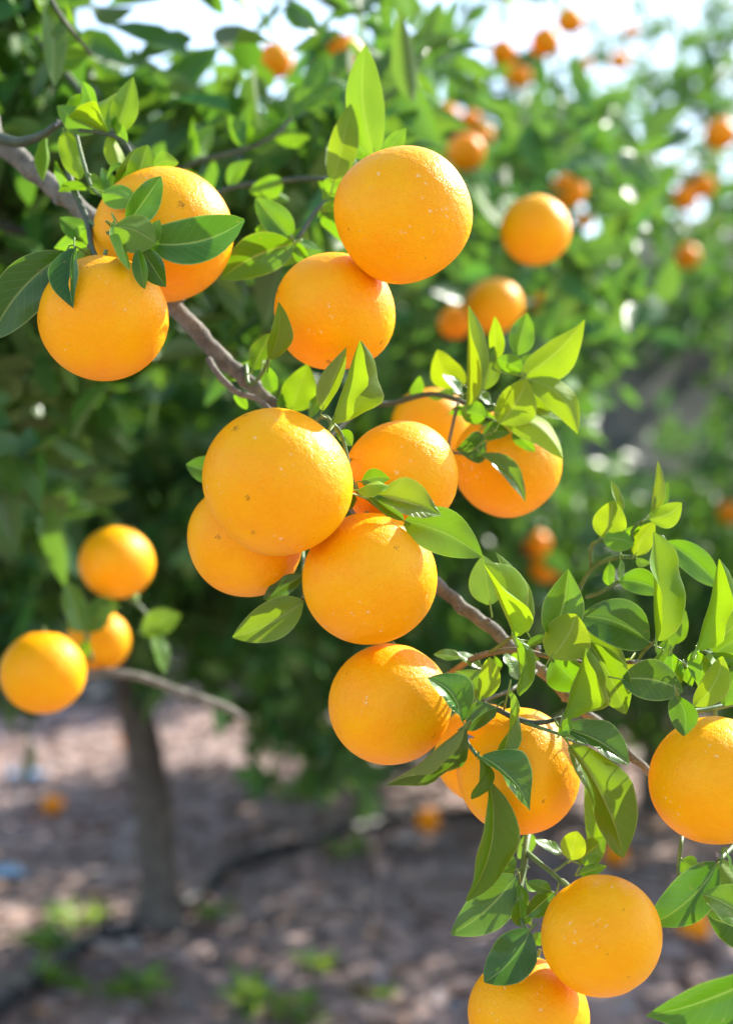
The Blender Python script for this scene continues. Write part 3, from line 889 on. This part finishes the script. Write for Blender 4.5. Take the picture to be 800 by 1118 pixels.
pos, ax, nr, L, W, cen, out = crown_points([
    pb(50, 80, 1.45, 85, 1.3), pb(15, 230, 1.42, 75, 1.0), pb(225, 140, 1.55, 75, 1.3), pb(335, 140, 1.45, 60, 1.1), pb(305, 60, 1.42, 70, 1.1), pb(440, 110, 1.4, 60, 1.0), pb(70, 460, 1.5, 80, .7), pb(260, 330, 1.5, 60, .6),
    pb(-40, 60, 1.5, 110, 3), pb(40, 160, 1.6, 100, 2), pb(0, 330, 1.7, 120, 2), pb(130, 170, 1.9, 90, 1.6), pb(250, 170, 1.7, 90, 2), pb(330, 60, 1.7, 90, 2.2),
    pb(300, 250, 1.8, 90, 1.4), pb(390, 90, 1.6, 70, 1.6), pb(440, 30, 1.9, 60, .8), pb(-90, 480, 1.6, 120, 2), pb(90, 470, 2.0, 90, .8), pb(-260, 250, 1.4, 200, 4), pb(-500, 350, 1.3, 250, 4)],
    540, 9, .045, .085, .05)
k = sky_gap(pos) & clear_fruit(pos)
V, Fc = leaf_cloud(pos[k], ax[k], nr[k], L[k], W[k])
cloud_obj('crown', V, Fc, M['crown'], tree, tree.location)

# ------------------------------------------------------------ trees behind
def keep_a(pos):
    # the skirt of the crown ends above the bare trunk
    low = pos[:, 2] < 0.60 + RNG.normal(size=len(pos)) * .05
    return sky_gap(pos) & ~(low & (pos[:, 0] < -.25) & (pos[:, 1] < 4.1))

make_tree('orange_tree', 'orange tree with bare leaning trunk on the left of the orchard floor, broad dark crown', (-0.515, 3.7, 0),
          [(-0.50, 3.7, -.06), (-0.505, 3.7, .12), (-0.52, 3.7, .3), (-0.56, 3.68, .55), (-0.60, 3.66, .85), (-0.58, 3.65, 1.1)], [.070, .050, .046, .043, .040, .032],
          [(-.75, 3.55, 1.15, .75, .8, .62, 4), (-1.3, 3.8, 1.2, .7, .8, .65, 3), (-.2, 3.6, 1.15, .42, .6, .5, 2.2), (-.45, 3.4, 1.5, .6, .7, .34, 2),
           (.02, 3.9, 1.0, .35, .5, .5, 1.4), (-.9, 3.0, .95, .4, .4, .35, 1.2), (-.1, 3.5, .62, .2, .25, .22, .5),
           (-.50, 2.75, 1.12, .24, .2, .22, .9), (-.28, 2.95, .88, .2, .2, .16, .6), (-.10, 2.95, 1.05, .2, .2, .2, .6), (-.72, 2.6, .92, .2, .2, .16, .6)],
          1060, 11, 'crown', group='orchard trees behind the oranges', keep=keep_a, spread=.08)


def keep_b(pos):
    x = pos[:, 0] / pos[:, 1] * F + 400
    y = 559 - (pos[:, 2] - CAM_Z) / pos[:, 1] * F
    lim = np.interp(y, [0, 60, 200, 300, 400, 500, 600], [600, 650, 715, 690, 640, 600, 590])
    return (x < lim + RNG.normal(size=len(x)) * 26) & sky_gap(pos)


make_tree('orange_tree', 'fruiting orange tree behind the top middle oranges, bright green crown', (0.50, 4.75, 0),
          [(0.50, 4.75, -.06), (0.50, 4.75, .2), (0.49, 4.7, .5), (0.46, 4.5, .85), (0.42, 4.2, 1.15)], [.075, .055, .048, .042, .034],
          [(.30, 3.3, 1.55, .40, .7, .52, 3), (.45, 4.0, 1.5, .48, .7, .62, 3), (.16, 2.5, 1.42, .20, .4, .26, 1.1), (.28, 2.2, 1.36, .16, .3, .20, .8), (.05, 4.2, 1.55, .4, .6, .6, 1.6), (.3, 3.4, 1.05, .3, .5, .25, .7), (.36, 3.55, 2.03, .32, .3, .20, 1.1)],
          840, 11, 'crown_light', lmin=.045, lmax=.085, group='orchard trees behind the oranges', keep=keep_b)

make_tree('orange_tree', 'low bushy orange tree with dark shaded foliage on the right below the hillside', (0.98, 5.2, 0),
          [(0.98, 5.2, -.05), (0.98, 5.2, .2), (0.95, 5.15, .45), (.95, 5.1, .7)], [.06, .045, .04, .03],
          [(.85, 5.0, .64, .55, .5, .36, 3), (1.4, 5.1, .66, .5, .5, .40, 2), (.55, 4.6, .76, .28, .35, .28, 1.2), (1.15, 4.5, .80, .3, .3, .24, .9)],
          420, 11, 'crown', group='orchard trees behind the oranges', spread=.09)

make_tree('orange_tree', 'dense dark orange tree behind the lowest middle cluster, branches hanging low', (0.12, 5.9, 0),
          [(0.14, 5.9, -.05), (.13, 5.9, .3), (.12, 5.85, .6), (.12, 5.8, .9)], [.07, .05, .045, .035],
          [(.10, 5.6, .85, .75, .5, .50, 3), (-.5, 6.0, .9, .6, .5, .5, 2), (.5, 6.1, .9, .5, .5, .5, 2), (-.05, 5.0, .42, .14, .2, .25, .4), (-.12, 4.95, .74, .34, .3, .26, 1.3)],
          640, 11, 'crown', group='orchard trees behind the oranges', spread=.09)

# the next orange tree of the row on the right, its crown just reaching the frame edge and shading the ground
make_tree('orange_tree', 'tall orange tree at the right edge with the small pair of oranges', (2.75, 4.6, 0),
          [(2.75, 4.6, -.05), (2.74, 4.6, .3), (2.72, 4.6, .7), (2.7, 4.6, 1.1)], [.08, .06, .055, .045],
          [(2.7, 4.6, 1.35, 1.15, 1.2, .85, 5), (2.3, 3.9, 1.1, .7, .6, .6, 2), (3.3, 5.2, 1.3, .8, .8, .8, 2), (1.24, 4.4, 2.02, .42, .4, .42, .9), (1.62, 4.6, 1.5, .45, .5, .5, 2)],
          960, 10, 'crown_light', group='orchard trees behind the oranges', spread=.10)

# row on the far slope, after one tree added to shade the left soil
far = [(-.05, 8.8, 0, 1.0, 'added shade tree on the flat soil far behind the leaning trunk'), (3.35, 14.8, 0, 1.45, 'hazy green tree on top of the slope at the right edge'), (5.2, 16.5, 0, 1.4, 'pale tree high on the slope at far right'),
       (1.2, 15.5, 0, .8, 'distant tree on the slope behind the middle of the orchard'), (-1.8, 15.0, 0, 1.1, 'distant tree on the slope behind the left trunk'),
       (-4.6, 14.0, 0, 1.2, 'distant tree seen through the leaves at the far left'), (1.95, 8.6, 0, .5, 'small shrub low on the grey bank'), (2.2, 10.4, 0, .45, 'small shrub halfway up the grey bank')]


def terrain(x, y):
    base = 0.018 * math.sin(x * 3.1 + y * 1.7) + 0.012 * math.sin(x * 7.3 - y * 4.1)
    s = min(max((y - 6.8) / 6.2, 0), 1)
    bank = (s * s * (3 - 2 * s)) * 3.3
    s2 = min(max((y - 18) / 60.0, 0), 1)
    return base * (0.0 if y < 1 else 1) + bank * (1 + 0.10 * math.sin(x * .9 + y * .35)) + s2 * 2.0


for (x, y, dz, r, lab) in far:
    z = terrain(x, y)
    make_tree('orchard_tree' if r > .6 else 'shrub', lab, (x, y, z), [(x, y, z - .1), (x + .03, y, z + .25), (x, y, z + .6 * r), (x, y, z + r)], [.09 * r, .07 * r, .06 * r, .04 * r],
              [(x, y, z + 1.0 * r, .85 * r, .8 * r, .6 * r, 3), (x + .3 * r, y, z + 1.4 * r, .5 * r, .5 * r, .4 * r, 1.5), (x - .4 * r, y + .1, z + 1.2 * r, .5 * r, .5 * r, .45 * r, 1.5)],
              int((330 if r == 1.0 else 130) * r), 9, 'crown_light' if x > 1 else 'crown', lmin=.08, lmax=.15, spread=.13, group='trees on the slope', cat='tree' if r > .6 else 'shrub', limbs=6)  # denser crown for the added shade tree

# ------------------------------------------------------------------ the ground
xs = np.concatenate([np.linspace(-60, -8, 18)[:-1], np.linspace(-8, 8, 90), np.linspace(8, 60, 18)[1:]])
ys = np.concatenate([np.linspace(-8, 1, 10)[:-1], np.linspace(1, 20, 110), np.linspace(20, 120, 24)[1:]])
gv = [(x, y, terrain(x, y)) for y in ys for x in xs]
nx = len(xs)
split = int(np.searchsorted(ys, 7.2))
gf = [(j * nx + i, j * nx + i + 1, (j + 1) * nx + i + 1, (j + 1) * nx + i) for j in range(len(ys) - 1) for i in range(nx - 1)]
g1 = [q for q in gf if q[0] // nx < split]
g2 = [q for q in gf if q[0] // nx >= split]


def sub(name, quads, mat):
    used = sorted({i for q in quads for i in q}); mp = {u: i for i, u in enumerate(used)}
    o = link_mesh(name, [gv[u] for u in used], [tuple(mp[i] for i in q) for q in quads], mat)
    tag(o, kind='structure')
    return o


sub('ground', g1, M['ground'])
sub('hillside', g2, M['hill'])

# fallen leaves
n = 9000
yy = 1.6 + 7.5 * RNG.random(n) ** 0.9
xx = (RNG.random(n) - .5) * (yy * 0.62 + 1.0)
zz = np.array([terrain(a, b) for a, b in zip(xx, yy)]) + RNG.uniform(.002, .012, n)
pos = np.stack([xx, yy, zz], 1)
ax = RNG.normal(size=(n, 3)); ax[:, 2] *= .18
nr = RNG.normal(size=(n, 3)) * .28 + np.array([0, 0, 1.0])
L = RNG.uniform(.04, .09, n)
V, Fc = leaf_cloud(pos, ax, nr, L, L * RNG.uniform(.4, .6, n))
tag(cloud_obj('leaf_litter', V, Fc, M['litter']), 'brown and pinkish fallen leaves covering the orchard floor', 'leaf litter', kind='stuff')

# pebbles
pv, pf = [], []
for i in range(420):
    y = 2.2 + 6 * random.random(); x = (random.random() - .5) * (y * .6 + .6)
    c = Vector((x, y, terrain(x, y))); r = random.uniform(.006, .022)
    k = len(pv)
    for (a, b, cc) in ((1, 0, 0), (0, 1, 0), (-1, 0, 0), (0, -1, 0)):
        pv.append(c + Vector((a * r * random.uniform(.7, 1.3), b * r * random.uniform(.7, 1.3), 0)))
    for s in (.55,):
        for (a, b) in ((1, 1), (-1, 1), (-1, -1), (1, -1)):
            pv.append(c + Vector((a * r * .5, b * r * .5, r * random.uniform(.5, .9))))
    pf += [(k + 4, k + 5, k + 6, k + 7)] + [(k + i, k + (i + 1) % 4, k + 4 + i) for i in range(4)] + [(k + (i + 1) % 4, k + 4 + (i + 1) % 4, k + 4 + i) for i in range(4)]
tag(link_mesh('pebbles', pv, pf, M['stones'], smooth=False), 'small grey stones scattered among fallen leaves', 'pebbles', kind='stuff')

# drip hose
hp = [G(-30, 1150), G(18, 1108), G(62, 1068), G(108, 1024), G(150, 1014), G(205, 985), G(250, 952), G(310, 934), G(380, 920), G(450, 905), G(560, 895)]
hp = [p + Vector((0, 0, terrain(p.x, p.y) + .024)) for p in hp]
v, f = tube(*catmull(hp, [.019] * len(hp), 6), 8)
tag(link_mesh('irrigation_hose', v, f, M['hose']), 'black irrigation hose lying across the leaf litter past the bare trunk', 'hose')


def weed(px, py, r, label, blades=20):
    r *= .8
    p = G(px, py); p.z = terrain(p.x, p.y)
    o = empty('weed_plant', p); tag(o, label, 'weed', 'weeds on the orchard floor')
    m = blades
    an = RNG.uniform(0, 6.28, m); up = RNG.uniform(.25, 1.3, m)
    ax = np.stack([np.cos(an), np.sin(an), up], 1)
    rad = RNG.random(m) * r * .6
    ps = np.stack([np.cos(an) * rad, np.sin(an) * rad, RNG.random(m) * r * .35], 1)
    L = RNG.uniform(.5, 1.1, m) * r
    V, Fc = leaf_cloud(ps, ax, np.tile([0, 0, 1.0], (m, 1)) + RNG.normal(size=(m, 3)) * .3, L, L * .42, .4)
    cloud_obj('leaves', V, Fc, M['weed'], o)
    sv, sf = [], []
    for k in range(5):
        e = Vector(ps[k]) + Vector((0, 0, r * .3))
        tube([Vector((0, 0, -.01)), e * .5 + Vector((0, 0, r * .15)), e], [.003, .0025, .001], 5, 0, sv, sf)
    link_mesh('stem', sv, sf, M['twig_green'], o)


for (x, y, r, lab) in [(62, 1035, .11, 'bright weed clump left of the trunk base, beside the black hose'), (85, 1000, .09, 'small weed standing left behind the hose near the trunk'),
                       (42, 1085, .10, 'weed clump at bottom left edge next to the hose'), (150, 1085, .09, 'pale weed on the litter below the bare trunk'),
                       (278, 1088, .10, 'weed tuft at the bottom right of the trunk'), (345, 1048, .06, 'tiny bright weed between litter and bottom orange'),
                       (330, 1108, .09, 'weed tuft at bottom edge left of the lowest orange'), (238, 1000, .07, 'weed sprig just right of the trunk base'),
                       (318, 885, .10, 'weed patch behind the hose right of trunk'), (385, 945, .09, 'dim weed in front of the hose below the middle oranges'),
                       (408, 1085, .06, 'little weed in the litter left of lowest orange')]:
    weed(x, y, r, lab)

for (x, y, r, lab) in [(30, 846, .075, 'crumpled pale blue plastic scrap far back on the left soil'), (10, 957, .055, 'small pale blue plastic scrap at the left edge of the litter')]:
    p = G(x, y); p.z = terrain(p.x, p.y) + .004
    vv, ff = [], []
    for j in range(5):
        for i in range(5):
            vv.append((p.x + (i - 2) / 2 * r + random.uniform(-.01, .01), p.y + (j - 2) / 2 * r * .7, p.z + random.uniform(0, r * .45)))
    ff = [(j * 5 + i, j * 5 + i + 1, j * 5 + i + 6, j * 5 + i + 5) for j in range(4) for i in range(4)]
    tag(link_mesh('plastic_scrap', vv, ff, M['plastic']), lab, 'litter', 'plastic scraps')

# ------------------------------------------------------------------ the oranges
def orange_mesh(name, mat, rings=40, segs=56, seed=0):
    rs = random.Random(seed)
    a = [rs.uniform(-.022, .022) for _ in range(6)]; ph = [rs.uniform(0, 6.28) for _ in range(6)]
    vs, fs = [], []
    for i in range(rings + 1):
        th = math.pi * i / rings
        for k in range(segs):
            fi = 2 * math.pi * k / segs
            r = 1.0
            r -= 0.055 * math.exp(-(th / .17) ** 2)                       # dimple round the stalk
            r += 0.014 * math.exp(-((th - .36) / .17) ** 2) * (1 + .5 * math.cos(5 * fi + ph[0]))
            r -= 0.022 * math.exp(-((math.pi - th) / .085) ** 2)         # blossom end
            for m_ in range(2, 5):
                r += a[m_] * .8 * math.sin(m_ * fi + ph[m_]) * math.sin(th) ** 2
            r += a[5] * math.cos(2 * th + ph[1])
            vs.append((math.sin(th) * math.cos(fi) * r, math.sin(th) * math.sin(fi) * r, math.cos(th) * r * .985))
    for i in range(rings):
        for k in range(segs):
            k2 = (k + 1) % segs
            fs.append((i * segs + k, (i + 1) * segs + k, (i + 1) * segs + k2, i * segs + k2))
    me = bpy.data.meshes.new(name)
    me.from_pydata(vs, [], fs)
    me.polygons.foreach_set('use_smooth', [True] * len(me.polygons))
    me.materials.append(mat)
    me.validate()
    return me


OM = [orange_mesh('orange', M['orange'], seed=s) for s in range(5)]
OMF = [orange_mesh('orange', M['orange_far'], 20, 28, seed=s) for s in range(3)]
cv, cf = [], []
cv.append((0, 0, .985)); nst = 20
for k in range(nst):
    an = 2 * math.pi * k / nst
    rr_ = .115 if k % 4 == 0 else (.085 if k % 2 else .065)
    cv.append((math.cos(an) * rr_, math.sin(an) * rr_, .962 + .01 * (k % 4 == 0)))
    cv.append((math.cos(an) * rr_ * .9, math.sin(an) * rr_ * .9, .925))
for k in range(nst):
    k2 = (k + 1) % nst
    cf.append((0, 1 + 2 * k, 1 + 2 * k2)); cf.append((1 + 2 * k, 2 + 2 * k, 2 + 2 * k2, 1 + 2 * k2))
tube([Vector((0, 0, .95)), Vector((0.005, 0, 1.03)), Vector((.03, .01, 1.12))], [.042, .036, .032], 8, 0.05, cv, cf)
CALYX = bpy.data.meshes.new('calyx')
CALYX.from_pydata([tuple(v) for v in cv], [], cf)
CALYX.materials.append(M['calyx'])


def orange(px, py, dia, d, label, up=(0, .3, 1), group=None, near=True, spin=None, point=None):
    c = point or P(px, py, d)
    r = dia * d / F / 2
    me = random.choice(OM if near else OMF)
    o = bpy.data.objects.new('orange', me)
    COL.objects.link(o)
    q = Vector(up).normalized().to_track_quat('Z', 'Y')
    o.rotation_mode = 'QUATERNION'
    sp = Matrix.Rotation(random.uniform(0, 6.28) if spin is None else spin, 4, 'Z').to_quaternion()
    o.rotation_quaternion = q @ sp
    o.location = c
    o.scale = (r * random.uniform(.985, 1.015), r * random.uniform(.97, 1.02), r * random.uniform(.94, 1.01))
    tag(o, label, 'orange', group)
    if near:
        k = bpy.data.objects.new('calyx', CALYX); COL.objects.link(k); k.parent = o
    return o


GA = 'oranges on the near branch'
orange(440, 234, 149, .87, 'large orange at top middle with a sunlit right edge, resting above another orange', (.13, .92, .38), GA)
orange(365, 340, 133, .907, 'orange tucked under the top middle orange, left and lower of it', (.1, .8, 1), GA)
orange(178, 255, 148, .937, 'upper left orange half hidden by dark leaves, behind its neighbour', (-.3, .5, 1), GA)
orange(113, 348, 144, .88, 'upper left front orange with a leaf tip laid over its top left', (.0, .1, 1), GA)
orange(303, 526, 166, .83, 'biggest and nearest orange, front of the central cluster, freckled with dark scabs', (.4, .75, .8), GA)
orange(268, 590, 126, .899, 'central cluster orange peeping out lower left behind the biggest one', (.3, .8, .8), GA)
orange(437, 520, 124, .902, 'pale flecked central cluster orange, upper right behind the biggest one', (-.4, .9, .5), GA)
orange(403, 632, 151, .862, 'central cluster orange lower right, under the yellow curled leaf', (-.05, .5, 1), GA)
orange(425, 769, 135, .882, 'orange directly beneath the central cluster, a pale folded leaf at its lower right', (.1, .6, 1), GA)
orange(566, 842, 138, .88, 'orange crossed by hanging leaves, right of the one beneath the central cluster', (.1, .7, 1), GA)
orange(530, 823, 110, .965, 'orange mostly hidden behind the one crossed by hanging leaves', (.1, .7, 1), GA)
orange(657, 1022, 131, .83, 'bottom right orange with a pale sunlit top, hanging lowest in full view', (-.55, .35, .8), GA)
orange(577, 1107, 129, .857, 'lowest orange cut by the bottom edge, dark leaf over its top left', (.2, .3, 1), GA)
orange(780, 852, 146, .85, 'orange cut by the right edge with small black scabs low on its skin', (.1, .4, 1), GA)
orange(553, 506, 118, .985, 'orange under the leafy spray, right of the central cluster', (-.1, .6, 1), GA)
orange(470, 463, 84, 1.2, 'smaller blurred orange in the gap behind the pale flecked one', (0, .6, 1), GA)
GB = 'blurred oranges hanging low on the left'
orange(127, 614, 82, 1.4, 'blurred orange highest of the three low on the left', (0, .2, 1), GB)
orange(108, 700, 70, 1.46, 'blurred orange lower in the left trio, partly behind its left neighbour', (0, .2, 1), GB)
orange(47, 735, 93, 1.3, 'blurred orange lowest and leftmost of the left trio, above the grey soil', (0, .2, 1), GB)
GC = 'blurred oranges in the trees behind'
for a in BGF:
    orange(a[0], a[1], a[2], a[3], a[4], (random.uniform(-.3, .3), random.uniform(-.3, .3), 1), GC, a[3] < 1.9)
GD = 'fallen oranges on the orchard floor'
for (x, y, dia, lab) in [(467, 912, .074, 'fallen orange lying on the litter below the central cluster'), (57, 880, .068, 'fallen orange on grey soil left of the trunk'),
                         (139, 815, .07, 'reddish fallen orange far back beside the bare trunk'), (757, 1028, .078, 'fallen orange half hidden behind the lower right leaf'),
                         (672, 940, .072, 'fallen orange dimly seen right of the hanging twig')]:
    p = G(x, y + 6); p.z = terrain(p.x, p.y) + dia * .46
    orange(0, 0, dia * F / 1.0, 1.0, lab, (random.uniform(-1, 1), random.uniform(-1, 1), .4), GD, False, point=p)

# ------------------------------------------------------------------ light, sky, camera
w = bpy.data.worlds.new('World'); scene.world = w; w.use_nodes = True
nt = w.node_tree
bg = nt.nodes['Background']
sky = nt.nodes.new('ShaderNodeTexSky'); sky.sky_type = 'NISHITA'
sky.sun_disc = False; sky.sun_elevation = SUN_EL; sky.sun_rotation = SUN_AZ
sky.air_density = 1.0; sky.dust_density = 1.2; sky.ozone_density = 1.0
hz = nt.nodes.new('ShaderNodeHueSaturation'); hz.inputs['Saturation'].default_value = 0.9    # a pale hazy sky
nt.links.new(sky.outputs[0], hz.inputs['Color']); nt.links.new(hz.outputs[0], bg.inputs[0]); bg.inputs[1].default_value = 0.145

sl = bpy.data.lights.new('sun', 'SUN'); sl.energy = 4.2; sl.angle = R(0.53); sl.color = (1.0, .95, .86)
so = bpy.data.objects.new('sun', sl); COL.objects.link(so)
so.rotation_mode = 'QUATERNION'; so.rotation_quaternion = SUN.to_track_quat('Z', 'Y'); so.location = SUN * 20

cam = bpy.data.cameras.new('camera'); co = bpy.data.objects.new('camera', cam); COL.objects.link(co)
co.location = (0, 0, CAM_Z); co.rotation_euler = (R(90), 0, 0)
cam.sensor_fit = 'HORIZONTAL'; cam.sensor_width = 24; cam.lens = 50
cam.clip_start = .05; cam.clip_end = 500
cam.dof.use_dof = True; cam.dof.focus_distance = .848; cam.dof.aperture_fstop = 4.0
scene.camera = co

scene.view_settings.view_transform = 'Standard'
scene.view_settings.look = 'None'
scene.view_settings.exposure = 1.62
scene.view_settings.gamma = 1.0
scene.view_settings.use_curve_mapping = False
scene.render.engine = 'CYCLES'
scene.cycles.use_denoising = True
scene.cycles.max_bounces = 8
scene.cycles.diffuse_bounces = 4
scene.cycles.transmission_bounces = 6
scene.cycles.sample_clamp_indirect = 6.0
